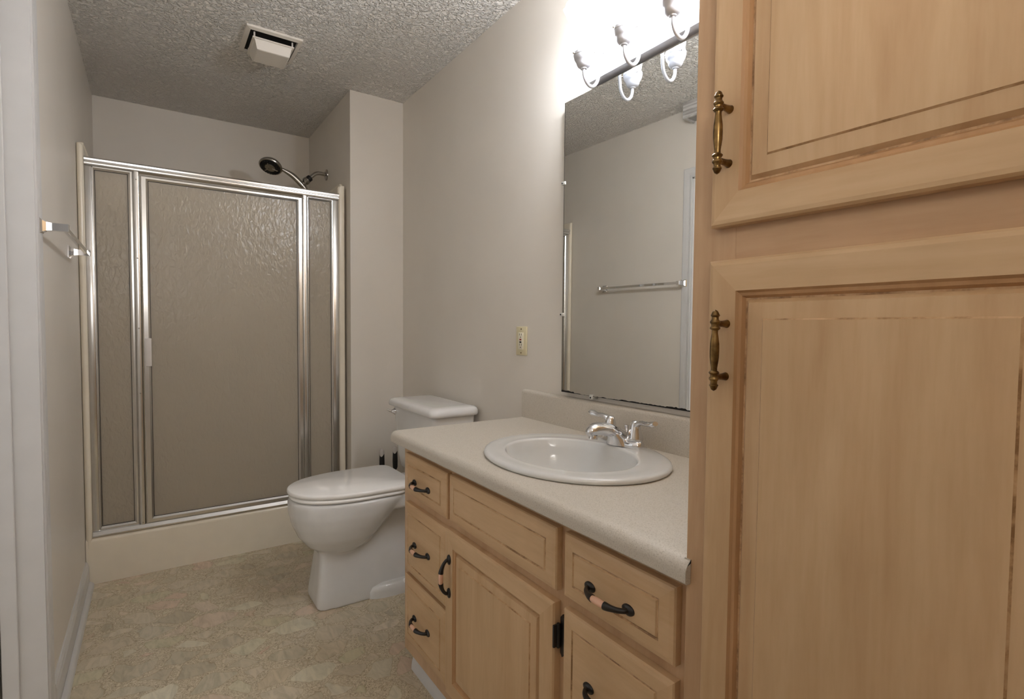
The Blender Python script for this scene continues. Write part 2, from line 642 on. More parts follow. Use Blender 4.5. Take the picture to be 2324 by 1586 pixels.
# ------------------------------------------------------------------ framed glass front of the shower
enc = thing('shower_enclosure', (0.57, YH, 0.198), 'aluminium framed shower front of obscure glass with a hinged door', 'shower door')
XL, XR = 0.0265, 1.121
Y0 = YH - 0.012


def barx(x0, x1, z0, z1, y0=Y0, dep=0.026, bev=0.003):
    return mkbox(x0, x1, y0, y0 + dep, z0, z1, bev, 2)


# header with two rounded ribs
hp = [(Y0 - 0.008, 1.841), (Y0 - 0.010, 1.846), (Y0 - 0.010, 1.852), (Y0 - 0.006, 1.856), (Y0 - 0.006, 1.858), (Y0 - 0.012, 1.861),
      (Y0 - 0.013, 1.868), (Y0 - 0.009, 1.875), (Y0 + 0.0, 1.877), (Y0 + 0.036, 1.877), (Y0 + 0.036, 1.841)]
put('header', prism(bmesh.new(), hp, 'x', XL, XR), 'alu', enc, 30)
# sill track
sp = [(Y0 - 0.014, 0.197), (Y0 - 0.015, 0.203), (Y0 - 0.010, 0.209), (Y0 - 0.004, 0.2165), (Y0 + 0.036, 0.2165), (Y0 + 0.036, 0.197)]
put('sill', prism(bmesh.new(), sp, 'x', XL, XR), 'alu', enc, 30)
put('wall_channel', barx(XL, 0.0515, 0.2165, 1.841), 'alu', enc, 40)
put('wall_channel', barx(1.0885, XR, 0.2165, 1.841), 'alu', enc, 40)


def framed(name, x0, x1, z0, z1, fl, fr, ft, fb, y0, parent):
    """A glazed frame: mitred aluminium ring with a black gasket, and its pane."""
    b = bmesh.new()
    d = 0.020
    ring = []
    for il, ir, it, ib, y in ((0, 0, 0, 0, y0 + d), (0, 0, 0, 0, y0 + 0.003), (0.004, 0.004, 0.004, 0.004, y0), (fl - 0.008, fr - 0.008, ft - 0.008, fb - 0.008, y0), (fl, fr, ft, fb, y0 + 0.007), (fl, fr, ft, fb, y0 + d)):
        ring.append([(x0 + il, y, z0 + ib), (x1 - ir, y, z0 + ib), (x1 - ir, y, z1 - it), (x0 + il, y, z1 - it)])
    loft(b, ring, True, False, False)
    vs = list(b.verts)
    for i in range(4):
        j = (i + 1) % 4
        b.faces.new((vs[20 + i], vs[20 + j], vs[j], vs[i]))
    fr_ob = put('frame', b, 'alu', parent)
    b = bmesh.new()
    g = 0.0022
    a0, a1, c0, c1 = x0 + fl, x1 - fr, z0 + fb, z1 - ft
    for bx in ((a0, a0 + g, c0, c1), (a1 - g, a1, c0, c1), (a0, a1, c0, c0 + g), (a0, a1, c1 - g, c1)):
        box(b, bx[0], bx[1], y0 + 0.0075, y0 + 0.014, bx[2], bx[3])
    put('gasket', b, 'rubber', parent)
    put('pane', mkbox(a0 + 0.001, a1 - 0.001, y0 + 0.009, y0 + 0.0135, c0 + 0.001, c1 - 0.001), 'glass', parent)
    return fr_ob


def sub_empty(name, parent, loc):
    o = bpy.data.objects.new(name, None)
    o.empty_display_size = 0.05
    COL.objects.link(o)
    o.parent = parent
    o.location = Vector(loc) - parent.location
    return o


fp = sub_empty('side_panel', enc, (0.12, YH, 0.2165))
framed('side_panel', 0.0515, 0.1985, 0.2165, 1.841, 0.0085, 0.0185, 0.016, 0.018, Y0 + 0.001, fp)
fp2 = sub_empty('side_panel', enc, (1.02, YH, 0.2165))
framed('side_panel', 0.955, 1.0885, 0.2165, 1.841, 0.010, 0.008, 0.013, 0.018, Y0 + 0.001, fp2)


def post(x0, x1):
    pl = [(x0, Y0 + 0.024), (x0, Y0), (x0 + 0.003, Y0 - 0.004), (x0 + 0.008, Y0 - 0.005), (x1 - 0.008, Y0 - 0.005), (x1 - 0.003, Y0 - 0.004), (x1, Y0), (x1, Y0 + 0.024)]
    return prism(bmesh.new(), pl, 'z', 0.2165, 1.841)


pst = put('post', post(0.199, 0.2215), 'alu', enc, 30)
for z in (1.805, 1.45, 1.13, 0.83, 0.225):
    put('screw', lathe(bmesh.new(), (0.2105, Y0 - 0.0048, z), (0, -1, 0), [(0, 0.0032), (0.001, 0.003), (0.0016, 0.0015)], 10), 'nickel', pst, 40)
pst2 = put('post', post(0.931, 0.9545), 'alu', enc, 30)
put('screw', lathe(bmesh.new(), (0.937, Y0 - 0.0048, 1.822), (0, -1, 0), [(0, 0.0032), (0.001, 0.003), (0.0016, 0.0015)], 10), 'nickel', pst2, 40)
dr = sub_empty('door', enc, (0.58, YH, 0.218))
framed('door', 0.2255, 0.929, 0.2185, 1.8255, 0.0285, 0.0265, 0.020, 0.026, Y0 - 0.008, dr)
hd = put('pull', mkbox(0.2335, 0.2565, Y0 - 0.030, Y0 - 0.0078, 0.955, 1.084, 0.002), 'palegrey', dr, 40)
hd['label'] = 'pale grey plastic door pull'

# ------------------------------------------------------------------ shower head and valve inside
sh = thing('hand_shower', (XW, 3.39, 1.95), 'brushed nickel hand shower on its wall arm above the shower front', 'shower head')
YS = 3.39
put('wall_flange', lathe(bmesh.new(), (XW - 0.0005, YS, 2.088), (-1, 0, 0), [(0, 0.034), (0.004, 0.033), (0.008, 0.026), (0.011, 0.014)], 28), 'nickel', sh, 35)
arm = spline([(XW - 0.004, YS, 2.088), (1.14, YS, 2.091), (1.112, YS, 2.086), (1.088, YS, 2.066), (1.068, YS, 2.046)], 6)
put('arm', tube(bmesh.new(), arm, 0.0115, 14), 'nickel', sh, 60)
ax = Vector((-0.72, 0, -0.69)).normalized()
put('washer', lathe(bmesh.new(), (1.078, YS, 2.056), ax, [(0, 0.017), (0.002, 0.019), (0.022, 0.019), (0.024, 0.017)], 20), 'rubber', sh, 35)
put('collar', lathe(bmesh.new(), Vector((1.078, YS, 2.056)) + ax * 0.022, ax, [(0, 0.016), (0.004, 0.022), (0.020, 0.023), (0.028, 0.018), (0.034, 0.012)], 20), 'nickel', sh, 35)
put('cradle', mkbox(1.018, 1.050, YS - 0.018, YS + 0.012, 1.985, 2.020, 0.006, 3), 'nickel', sh, 40)
hp_ = spline([(1.062, YS - 0.012, 1.955), (1.038, YS - 0.012, 1.985), (1.012, YS - 0.012, 2.012), (0.975, YS - 0.012, 2.045), (0.935, YS - 0.012, 2.066), (0.905, YS - 0.012, 2.076)], 6)
rr = [0.011 + 0.006 * math.sin(PI * min(1, i / (len(hp_) - 1) * 1.15)) for i in range(len(hp_))]
hand = put('handset', tube(bmesh.new(), hp_, rr, 14), 'nickel', sh, 60)
nrm = Vector((-0.30, -0.36, -0.88)).normalized()
hc = Vector((0.852, YS - 0.012, 2.086))
put('spray_head', lathe(bmesh.new(), hc - nrm * 0.028, nrm, [(0, 0.004), (0.001, 0.028), (0.006, 0.046), (0.018, 0.058), (0.028, 0.064), (0.036, 0.0655), (0.041, 0.063), (0.042, 0.058)], 36), 'nickel', hand, 30)
bm = bmesh.new()
lathe(bm, hc + nrm * 0.0125, nrm, [(0, 0.058), (0.003, 0.057), (0.004, 0.05)], 32)
fu, fv = frame_of(nrm)
for k in range(22):
    a = 2 * PI * k / 22
    lathe(bm, hc + nrm * 0.015 + (fu * math.cos(a) + fv * math.sin(a)) * 0.050, nrm, [(0, 0.0042), (0.007, 0.003)], 6)
put('spray_face', bm, 'rubber', hand, 35)
bm = bmesh.new()
lathe(bm, hc + nrm * 0.016, nrm, [(0, 0.030), (0.0035, 0.029), (0.004, 0.022)], 24)
for k in range(3):
    a = 2 * PI * k / 3 + 0.4
    tube(bm, [hc + nrm * 0.019 + (fu * math.cos(a) + fv * math.sin(a)) * 0.012, hc + nrm * 0.019 + (fu * math.cos(a) + fv * math.sin(a)) * 0.042], 0.004, 8)
put('spray_trim', bm, 'nickel', hand, 35)
hose = spline([(1.062, YS - 0.012, 1.955), (1.075, YS - 0.01, 1.92), (1.095, YS, 1.80), (1.105, YS + 0.01, 1.60), (1.085, YS, 1.47), (1.055, YS, 1.50), (1.045, YS, 1.65), (1.040, YS, 1.85), (1.045, YS, 1.99)], 8)
put('hose', tube(bmesh.new(), hose, 0.0075, 10), 'nickel', sh, 60)

vl = thing('shower_valve', (XW, 3.40, 1.12), 'chrome shower knob showing faintly through the narrow obscure glass panel by the wing wall', 'shower valve')
put('escutcheon', lathe(bmesh.new(), (XW - 0.021, 3.40, 1.12), (-1, 0, 0), [(0, 0.075), (0.006, 0.072), (0.012, 0.05), (0.016, 0.03)], 32), 'chrome', vl, 35)
put('knob', lathe(bmesh.new(), (XW - 0.036, 3.40, 1.12), (-1, 0, 0), [(0, 0.02), (0.02, 0.022), (0.03, 0.034), (0.055, 0.036), (0.065, 0.030), (0.068, 0.012)], 24), 'chrome', vl, 35)

# ------------------------------------------------------------------ toilet
CYT = 2.25
toilet = thing('toilet', (1.09, CYT, FL), 'white two-piece toilet with its lid closed beside the vanity', 'toilet')


def oval(xf, xb, hw, z, n=40, p=2.3, back=0.0, cy=CYT):
    """Egg-shaped level outline: rounded front at xf, squarer back at xb."""
    out = []
    xm = xf + (xb - xf) * 0.60
    for i in range(n):
        a = 2 * PI * i / n
        c, s = math.cos(a), math.sin(a)
        e = 2.0 / (p if c < 0 else p + back)
        x = abs(c) ** e * (1 if c > 0 else -1)
        y = abs(s) ** e * (1 if s > 0 else -1)
        out.append((xm + x * ((xb - xm) if c > 0 else (xm - xf)), cy + y * hw, z))
    return out


bm = bmesh.new()
# bowl
loft(bm, [oval(0.86, 0.96, 0.055, 0.185), oval(0.815, 1.00, 0.092, 0.205), oval(0.775, 1.035, 0.126, 0.235), oval(0.744, 1.075, 0.151, 0.275),
          oval(0.722, 1.12, 0.170, 0.325), oval(0.711, 1.165, 0.182, 0.370), oval(0.708, 1.22, 0.187, 0.408), oval(0.708, 1.24, 0.187, 0.428), oval(0.714, 1.235, 0.182, 0.434)])
# deck under the tank
box(bm, 1.10, 1.458, CYT - 0.165, CYT + 0.165, 0.365, 0.434, 0.020, 3)


def pedestal(z, xf, xb, hw, p=5.0):
    n = 40
    out = []
    xm = (xf + xb) / 2
    for i in range(n):
        a = 2 * PI * i / n
        c, s = math.cos(a), math.sin(a)
        out.append((xm + abs(c) ** (2 / p) * (1 if c > 0 else -1) * (xb - xm), CYT + abs(s) ** (2 / p) * (1 if s > 0 else -1) * hw, z))
    return out


loft(bm, [pedestal(FL, 0.797, 1.40, 0.112, 9), pedestal(0.02, 0.799, 1.395, 0.109, 9), pedestal(0.05, 0.803, 1.39, 0.103, 9), pedestal(0.12, 0.811, 1.385, 0.090, 9),
          pedestal(0.20, 0.820, 1.38, 0.076, 8), pedestal(0.28, 0.87, 1.38, 0.070), pedestal(0.37, 0.95, 1.38, 0.072)])
put('bowl', bm, 'porcelain', toilet, 60, mods=(('REMESH', dict(mode='VOXEL', voxel_size=0.0058, use_smooth_shade=True)), ('SMOOTH', dict(factor=0.6, iterations=10))))
# foot flange with its bolt cap
bm = bmesh.new()
loft(bm, [pedestal(FL, 0.985, 1.42, 0.140, 4), pedestal(0.012, 0.985, 1.42, 0.139, 4), pedestal(0.030, 0.992, 1.415, 0.130, 4), pedestal(0.042, 1.01, 1.41, 0.112, 4)])
put('foot', bm, 'porcelain', toilet, 60)
put('bolt_cap', lathe(bmesh.new(), (1.165, CYT - 0.122, 0.026), (0, 0, 1), [(0, 0.013), (0.006, 0.0125), (0.012, 0.008), (0.014, 0.002)], 16), 'seat', toilet, 40)
put('bolt_cap', lathe(bmesh.new(), (1.165, CYT + 0.122, 0.026), (0, 0, 1), [(0, 0.013), (0.006, 0.0125), (0.012, 0.008), (0.014, 0.002)], 16), 'seat', toilet, 40)


def slab(z0, z1, xf, xb, hw, r, cyo=0.0):
    b = bmesh.new()
    k = dict(p=2.15, back=6.0, n=64, cy=CYT + cyo)
    loft(b, [oval(xf + r, xb - r * 0.5, hw - r, z0, **k), oval(xf + 0.002, xb, hw - 0.002, z0 + r * 0.45, **k), oval(xf, xb, hw, z0 + (z1 - z0) * 0.5, **k),
             oval(xf + 0.002, xb, hw - 0.002, z1 - r * 0.45, **k), oval(xf + r, xb - r * 0.5, hw - r, z1, **k)])
    return b


put('seat', slab(0.437, 0.452, 0.712, 1.165, 0.183, 0.007), 'seat', toilet, 60)
put('lid', slab(0.4555, 0.475, 0.706, 1.200, 0.192, 0.006, 0.006), 'seat', toilet, 60)
for s in (-1, 1):
    put('hinge', mkbox(1.172, 1.205, CYT + s * 0.09 - 0.018, CYT + s * 0.09 + 0.018, 0.433, 0.456, 0.005), 'seat', toilet, 40)


def rrect(x0, x1, y0, y1, z, r, n=5):
    out = []
    for cx, cy, a0 in ((x1 - r, y1 - r, 0), (x0 + r, y1 - r, PI / 2), (x0 + r, y0 + r, PI), (x1 - r, y0 + r, 1.5 * PI)):
        out += [(cx + r * math.cos(a0 + i * PI / 2 / n), cy + r * math.sin(a0 + i * PI / 2 / n), z) for i in range(n + 1)]
    return out


TY0, TY1 = 2.018, 2.487
bm = bmesh.new()
loft(bm, [rrect(1.30, 1.452, TY0 + 0.05, TY1 - 0.05, 0.434, 0.03), rrect(1.272, 1.455, TY0 + 0.022, TY1 - 0.022, 0.46, 0.035), rrect(1.264, 1.456, TY0 + 0.014, TY1 - 0.014, 0.52, 0.03),
          rrect(1.254, 1.457, TY0 + 0.004, TY1 - 0.004, 0.68, 0.028), rrect(1.250, 1.458, TY0, TY1, 0.757, 0.026)])
put('tank', bm, 'porcelain', toilet, 50)
bm = bmesh.new()
A0, A1 = 1.996, 2.512
loft(bm, [rrect(1.238, 1.462, A0 + 0.010, A1 - 0.010, 0.755, 0.03), rrect(1.229, 1.468, A0 + 0.002, A1 - 0.002, 0.760, 0.034), rrect(1.227, 1.469, A0, A1, 0.768, 0.035), rrect(1.228, 1.469, A0 + 0.001, A1 - 0.001, 0.779, 0.035),
          rrect(1.234, 1.466, A0 + 0.007, A1 - 0.007, 0.789, 0.034), rrect(1.250, 1.458, A0 + 0.024, A1 - 0.024, 0.795, 0.03), rrect(1.275, 1.44, A0 + 0.055, A1 - 0.055, 0.797, 0.02)])
put('tank_lid', bm, 'porcelain', toilet, 50)
bm = bmesh.new()
lathe(bm, (1.252, 2.462, 0.728), (-1, 0, 0), [(0, 0.016), (0.005, 0.016), (0.010, 0.011), (0.018, 0.008)], 20)
tube(bm, [(1.236, 2.455, 0.727), (1.233, 2.475, 0.728), (1.231, 2.505, 0.732), (1.230, 2.522, 0.734)], [0.007, 0.0085, 0.007, 0.003], 12, (1.0, 0.7))
fl_ = put('flush_lever', bm, 'chrome', toilet, 50)
fl_['label'] = 'chrome flush lever'


def brush(x, y, ztop, label):
    t = thing('toilet_brush', (x, y, FL), label, 'toilet brush', 'brush handles behind the toilet')
    bm = bmesh.new()
    zt, zb = ztop - 0.035, ztop - 0.135
    n = 24
    rings = []
    for k, (z, r) in enumerate([(zb, 0.004), (zb + 0.006, 0.010), (zb + 0.018, 0.0135), (zb + 0.05, 0.0145), (zt - 0.01, 0.0135), (zt + 0.008, 0.012)]):
        rings.append([(x + r * math.cos(2 * PI * i / n), y + r * math.sin(2 * PI * i / n), z + (0.0 if k < 5 else 0.014 * math.cos(2 * (2 * PI * i / n) + 1.2))) for i in range(n)])
    loft(bm, rings)
    put('grip', bm, 'rubber', t, 50)
    put('tip', lathe(bmesh.new(), (x, y, zt - 0.022), (0, 0, 1), [(0, 0.009), (0.02, 0.0125), (0.046, 0.0128), (0.054, 0.010), (0.058, 0.004)], 20), 'palegrey', t, 40)
    put('rod', lathe(bmesh.new(), (x, y, FL + 0.02), (0, 0, 1), [(0, 0.006), (zb - FL - 0.015, 0.006)], 12), 'palegrey', t, 40)
    put('holder', lathe(bmesh.new(), (x, y, FL), (0, 0, 1), [(0, 0.033), (0.005, 0.036), (0.11, 0.033), (0.114, 0.031), (0.110, 0.028), (0.02, 0.030)], 24), 'palegrey', t, 40)
    return t


brush(1.306, 2.79, 0.466, 'black brush handle with pale tip half hidden by the toilet lid, closest to the shower')
brush(1.383, 2.79, 0.474, 'black brush handle with a pale tip standing closest to the toilet tank')

# ------------------------------------------------------------------ vanity cabinet
YA, YB = 0.487, 1.655
van = thing('vanity_cabinet', ((XF + W) / 2, (YA + YB) / 2, FL), 'pickled wood vanity cabinet with drawers and a door under the beige counter', 'vanity cabinet')
ZV0, ZV1 = 0.043, 0.758
bm = bmesh.new()
box(bm, XF + 0.019, W - 0.002, YB - 0.016, YB - 0.0005, ZV0, ZV1)
box(bm, XF + 0.019, W - 0.002, YA, YA + 0.012, ZV0, ZV1)
box(bm, XF + 0.019, W - 0.002, YA + 0.012, YB - 0.016, ZV0, ZV0 + 0.016)
box(bm, W - 0.010, W - 0.002, YA + 0.012, YB - 0.016, ZV0, ZV1)
put('carcass', bm, 'wood', van)
put('face_frame', mkbox(XF, XF + 0.019, YA, YB, ZV0, ZV1, 0.0015), 'framew', van)
put('toe_kick', mkbox(XF + 0.022, XF + 0.036, YA, YB - 0.02, FL, ZV0 + 0.002), 'wood', van)

DRAWER = [(0.0, 0.0), (0.0, 0.0135), (0.0025, 0.0165), (0.010, 0.0185), (0.030, 0.0205), (0.0325, 0.0185), (0.0345, 0.0190), (0.036, 0.0215)]
DMATS = [None, None, None, None, None, (lambda i: 1), (lambda i: 1), None]


def door_rings(fwid, slope):
    return ([(0.0, 0.0), (0.0, 0.015), (0.003, 0.019), (0.008, 0.020), (fwid, 0.020), (fwid + 0.003, 0.0165), (fwid + 0.007, 0.0155), (fwid + 0.010, 0.0105), (fwid + 0.0125, 0.0105),
             (fwid + slope * 0.45, 0.0165), (fwid + slope, 0.0180), (fwid + slope + 0.002, 0.0205)],
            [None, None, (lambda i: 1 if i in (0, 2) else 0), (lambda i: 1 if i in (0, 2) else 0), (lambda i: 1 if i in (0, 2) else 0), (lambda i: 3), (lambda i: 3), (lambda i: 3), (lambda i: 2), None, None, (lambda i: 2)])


def bail_pull(parent, p, along, span=0.098):
    """Black flared pull with a ceramic middle; p = centre on the face (facing -x), along = 'y' or 'z'."""
    def at(s, out, side=0.0):
        return (p[0] - out, p[1] + s, p[2] + side) if along == 'y' else (p[0] - out, p[1] + side, p[2] + s)
    h = span / 2
    for s in (-1, 1):
        bm = bmesh.new()
        # oval foot plate
        n = 20
        rings = []
        for out, k in ((0.0, 1.0), (0.0025, 0.98), (0.0045, 0.75), (0.006, 0.45)):
            rings.append([at(s * h + 0.0125 * k * math.cos(2 * PI * i / n) * 1.15, out, 0.0100 * k * math.sin(2 * PI * i / n)) for i in range(n)])
        loft(bm, rings)
        path = spline([at(s * h, 0.003), at(s * (h - 0.001), 0.010), at(s * (h - 0.010), 0.0185), at(s * (h - 0.024), 0.0245), at(s * (h - 0.034), 0.0265)], 5)
        rad = [0.0062, 0.0058, 0.0052, 0.0050, 0.0049, 0.0048, 0.0047, 0.0047, 0.0048, 0.0049, 0.0050, 0.0052, 0.0054, 0.0057, 0.0060, 0.0064, 0.0067, 0.0070, 0.0072, 0.0073, 0.0073]
        tube(bm, path, rad[:len(path)], 12)
        put('handle', bm, 'black', parent, 50)
    prof = [(0, 0.0055), (0.001, 0.0062), (0.012, 0.0070), (0.016, 0.0071), (0.020, 0.0070), (0.031, 0.0062), (0.032, 0.0055)]
    L_ = 2 * (h - 0.033)
    g = put('handle_grip', lathe(bmesh.new(), at(-L_ / 2, 0.0266), (0, 1, 0) if along == 'y' else (0, 0, 1), [(t * L_ / 0.032, r) for t, r in prof], 16), 'peach', parent, 50)
    g['label'] = 'peach ceramic middle of the handle'


def drawer(y0, y1, z0, z1, name='drawer', pull=True):
    d = put(name, panel(bmesh.new(), y0, y1, z0, z1, XF - 0.0004, DRAWER, DMATS), ['woodh', 'glaze'], van)
    if pull:
        bail_pull(d, (XF - 0.0218, (y0 + y1) / 2 + (0.012 if y0 > 1 else 0.006), (z0 + z1) / 2 - (0.012 if z1 > 0.7 else 0.004)), 'y')
    return d


LY0, LY1 = 1.313, 1.612
drawer(LY0, LY1, 0.597, 0.731)
drawer(LY0, LY1, 0.338, 0.568)
drawer(LY0, LY1, 0.104, 0.325)
drawer(0.818, 1.296, 0.598, 0.732, 'false_front', False)
RY0, RY1 = 0.5155, 0.7925
drawer(RY0, RY1, 0.600, 0.732)
drawer(RY0, RY1, 0.345, 0.574)
drawer(RY0, RY1, 0.105, 0.320)
rg, mt = door_rings(0.046, 0.036)
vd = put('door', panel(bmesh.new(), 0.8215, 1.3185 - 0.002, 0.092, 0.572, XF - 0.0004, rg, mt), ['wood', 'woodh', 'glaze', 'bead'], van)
bail_pull(vd, (XF - 0.0205, 1.289, 0.442), 'z', 0.096)
for zc in (0.502, 0.165):
    bm = bmesh.new()
    # knuckle, the leaf let onto the frame with pointed ends, and the strap on the door's edge
    lathe(bm, (XF - 0.010, 0.8165, zc - 0.026), (0, 0, 1), [(0, 0.0035), (0.003, 0.0045), (0.049, 0.0045), (0.052, 0.0035)], 12)
    pl = [(0.8165, zc - 0.038), (0.811, zc - 0.046), (0.804, zc - 0.036), (0.803, zc + 0.036), (0.810, zc + 0.046), (0.8165, zc + 0.038)]
    prism(bm, pl, 'x', XF - 0.0045, XF - 0.0004)
    box(bm, XF - 0.0222, XF - 0.006, 0.8165, 0.8215, zc - 0.024, zc + 0.024, 0.001)
    put('hinge', bm, 'black', vd, 40)

# ------------------------------------------------------------------ quarter-round under the vanity
q = [(XF + 0.0215, FL)] + [(XF + 0.0215 - 0.016 * math.cos(a), FL + 0.050 * math.sin(a)) for a in [i * PI / 2 / 6 for i in range(7)]]
structure('trim_2', prism(bmesh.new(), q, 'y', YA, 1.612), 'trim', 'white shoe moulding on the floor along the foot of the vanity', 'moulding', 40)

# ------------------------------------------------------------------ countertop with backsplash
XC, ZC = 0.919, 0.796
cl = thing('countertop', ((XC + W) / 2, 1.08, 0.759), 'beige speckled laminate countertop with a rounded front edge and backsplash', 'countertop')


def nose(y0, y1, xback):
    pl = [(xback, ZC), (XC + 0.024, ZC)]
    pl += [(XC + 0.020 - 0.020 * math.sin(a), ZC - 0.020 + 0.020 * math.cos(a)) for a in [i * PI / 2 / 6 for i in range(1, 7)]]
    pl += [(XC, 0.762), (XC + 0.003, 0.759), (xback, 0.759)]
    return prism(bmesh.new(), pl, 'y', y0, y1)


CY0, CY1 = 0.4875, 1.668
top = put('top', nose(CY0, CY1, W - 0.002), 'counter', cl, 40)
SKX, SKY = 1.20, 1.06
bm = bmesh.new()
n = 64
loft(bm, [[(SKX - 0.005 + 0.205 * math.cos(2 * PI * i / n), SKY + 0.255 * math.sin(2 * PI * i / n), z) for i in range(n)] for z in (0.70, 0.86)])
cut = put('cutter', bm, 'counter')
md = top.modifiers.new('hole', 'BOOLEAN')
md.operation = 'DIFFERENCE'
md.object = cut
bpy.context.view_layer.update()
dg = bpy.context.evaluated_depsgraph_get()
newme = bpy.data.meshes.new_from_object(top.evaluated_get(dg))
top.modifiers.clear()
top.data = newme
bpy.data.objects.remove(cut)
bm = nose(0.4765, CY0, 0.9312)
put('end_return', bm, 'counter', cl, 40)
pl = [(W - 0.001, ZC), (1.4625, ZC), (1.4625, 0.892)] + [(1.4625 + 0.013 - 0.013 * math.cos(a), 0.892 + 0.013 * math.sin(a)) for a in [i * PI / 2 / 5 for i in range(1, 6)]] + [(W - 0.001, 0.905)]
put('backsplash', prism(bmesh.new(), pl, 'y', CY0, CY1 + 0.004), 'counter', cl, 40)

# ------------------------------------------------------------------ sink
sink = thing('sink', (SKX, SKY, 0.66), 'white oval drop-in sink set in the beige countertop', 'sink')
bm = bmesh.new()
n = 72


def el(cx, ax_, ay_, z):
    return [(cx + ax_ * math.cos(2 * PI * i / n), SKY + ay_ * math.sin(2 * PI * i / n), z) for i in range(n)]


loft(bm, [el(SKX, 0.223, 0.273, 0.7965), el(SKX, 0.2265, 0.278, 0.799), el(SKX, 0.2275, 0.279, 0.803), el(SKX, 0.2255, 0.277, 0.8075), el(SKX, 0.220, 0.2715, 0.8105), el(SKX, 0.212, 0.263, 0.8115),
          el(SKX - 0.006, 0.190, 0.238, 0.8112), el(1.187, 0.167, 0.211, 0.8105), el(1.187, 0.163, 0.206, 0.8112), el(1.186, 0.159, 0.201, 0.8100), el(1.185, 0.1565, 0.198, 0.805),
          el(1.185, 0.151, 0.193, 0.780), el(1.187, 0.139, 0.177, 0.735), el(1.190, 0.112, 0.145, 0.688), el(1.193, 0.06, 0.08, 0.664), el(1.195, 0.024, 0.026, 0.660)], True, False, True)
put('basin', bm, 'basin', sink, 50)
put('drain', lathe(bmesh.new(), (1.195, SKY, 0.6602), (0, 0, 1), [(0, 0.024), (0.002, 0.023), (0.003, 0.018), (0.0015, 0.012)], 24), 'chrome', sink, 40)

# ------------------------------------------------------------------ faucet
FX, FY, FZ = 1.387, 1.060, 0.8112
fc = thing('faucet', (FX, FY, FZ), 'chrome two-handle faucet on the back of the white oval sink', 'faucet')
bm = bmesh.new()


def stadium(hx, hy, z, cx=FX):
    n = 48
    p = 2.6
    return [(cx + abs(math.cos(a)) ** (2 / p) * (1 if math.cos(a) > 0 else -1) * hx, FY + abs(math.sin(a)) ** (2 / p) * (1 if math.sin(a) > 0 else -1) * hy, z) for a in [2 * PI * i / n for i in range(n)]]


loft(bm, [stadium(0.0275, 0.0785, FZ), stadium(0.0285, 0.080, FZ + 0.003), stadium(0.027, 0.078, FZ + 0.012), stadium(0.023, 0.073, FZ + 0.019), stadium(0.016, 0.062, FZ + 0.023)])
put('base', bm, 'chrome', fc, 50)
sp_ = spline([(1.412, FY, FZ + 0.010, 0.014), (1.394, FY, FZ + 0.022, 0.0175), (1.358, FY, FZ + 0.039, 0.0205), (1.318, FY, FZ + 0.051, 0.0215), (1.286, FY, FZ + 0.054, 0.0212), (1.266, FY, FZ + 0.050, 0.0185), (1.255, FY, FZ + 0.042, 0.011)], 6)
bm = bmesh.new()
tube(bm, sp_, [p[3] for p in sp_], 20, (1.0, 0.85), upv=(0, 1, 0))
# the arched front of the body under the spout
loft(bm, [[(1.372 + a * 0.030, FY + b * 0.040, FZ + 0.002) for a, b in [(math.cos(t), math.sin(t)) for t in [2 * PI * i / 24 for i in range(24)]]],
          [(1.366 + a * 0.024, FY + b * 0.030, FZ + 0.020) for a, b in [(math.cos(t), math.sin(t)) for t in [2 * PI * i / 24 for i in range(24)]]],
          [(1.352 + a * 0.020, FY + b * 0.018, FZ + 0.038) for a, b in [(math.cos(t), math.sin(t)) for t in [2 * PI * i / 24 for i in range(24)]]]])
spo = put('spout', bm, 'chrome', fc, 50)
put('aerator', lathe(bmesh.new(), (1.274, FY, FZ + 0.038), (-0.15, 0, -1), [(0, 0.0125), (0.002, 0.0132), (0.011, 0.0128), (0.012, 0.010)], 20), 'chrome', spo, 40)
for s in (-1, 1):
    yb = FY + s * 0.049
    bm = bmesh.new()
    lathe(bm, (FX + 0.001, yb, FZ + 0.0205), (0, 0, 1), [(0, 0.0235), (0.002, 0.0240), (0.010, 0.0225), (0.026, 0.0185), (0.042, 0.0148), (0.050, 0.0125), (0.055, 0.007)], 24)
    lv = spline([(FX + 0.001, yb - s * 0.004, FZ + 0.050, 0.0150), (FX, yb + s * 0.010, FZ + 0.066, 0.0130), (FX - 0.002, yb + s * 0.028, FZ + 0.073, 0.0105), (FX - 0.004, yb + s * 0.050, FZ + 0.073, 0.0110), (FX - 0.006, yb + s * 0.070, FZ + 0.076, 0.0130), (FX - 0.007, yb + s * 0.079, FZ + 0.079, 0.0100)], 6)
    tube(bm, lv, [p[3] for p in lv], 16, (1.0, 0.62), upv=(1, 0, 0))
    put('handle', bm, 'chrome', fc, 50)
put('lift_rod', lathe(bmesh.new(), (1.4075, FY, FZ + 0.010), (0, 0, 1), [(0, 0.003), (0.030, 0.003), (0.0305, 0.0055), (0.040, 0.0065), (0.041, 0.0085), (0.044, 0.0085), (0.0445, 0.006)], 16), 'chrome', fc, 40)

# ------------------------------------------------------------------ mirror (leans slightly off the wall at its far end)
TH = 0.020
MY0, MY1, MZ0, MZ1 = 0.495, 1.424, 0.9215, 1.928
XM0 = W - 0.0065


def mx(y):
    return XM0 - (y - MY0) * math.tan(TH)


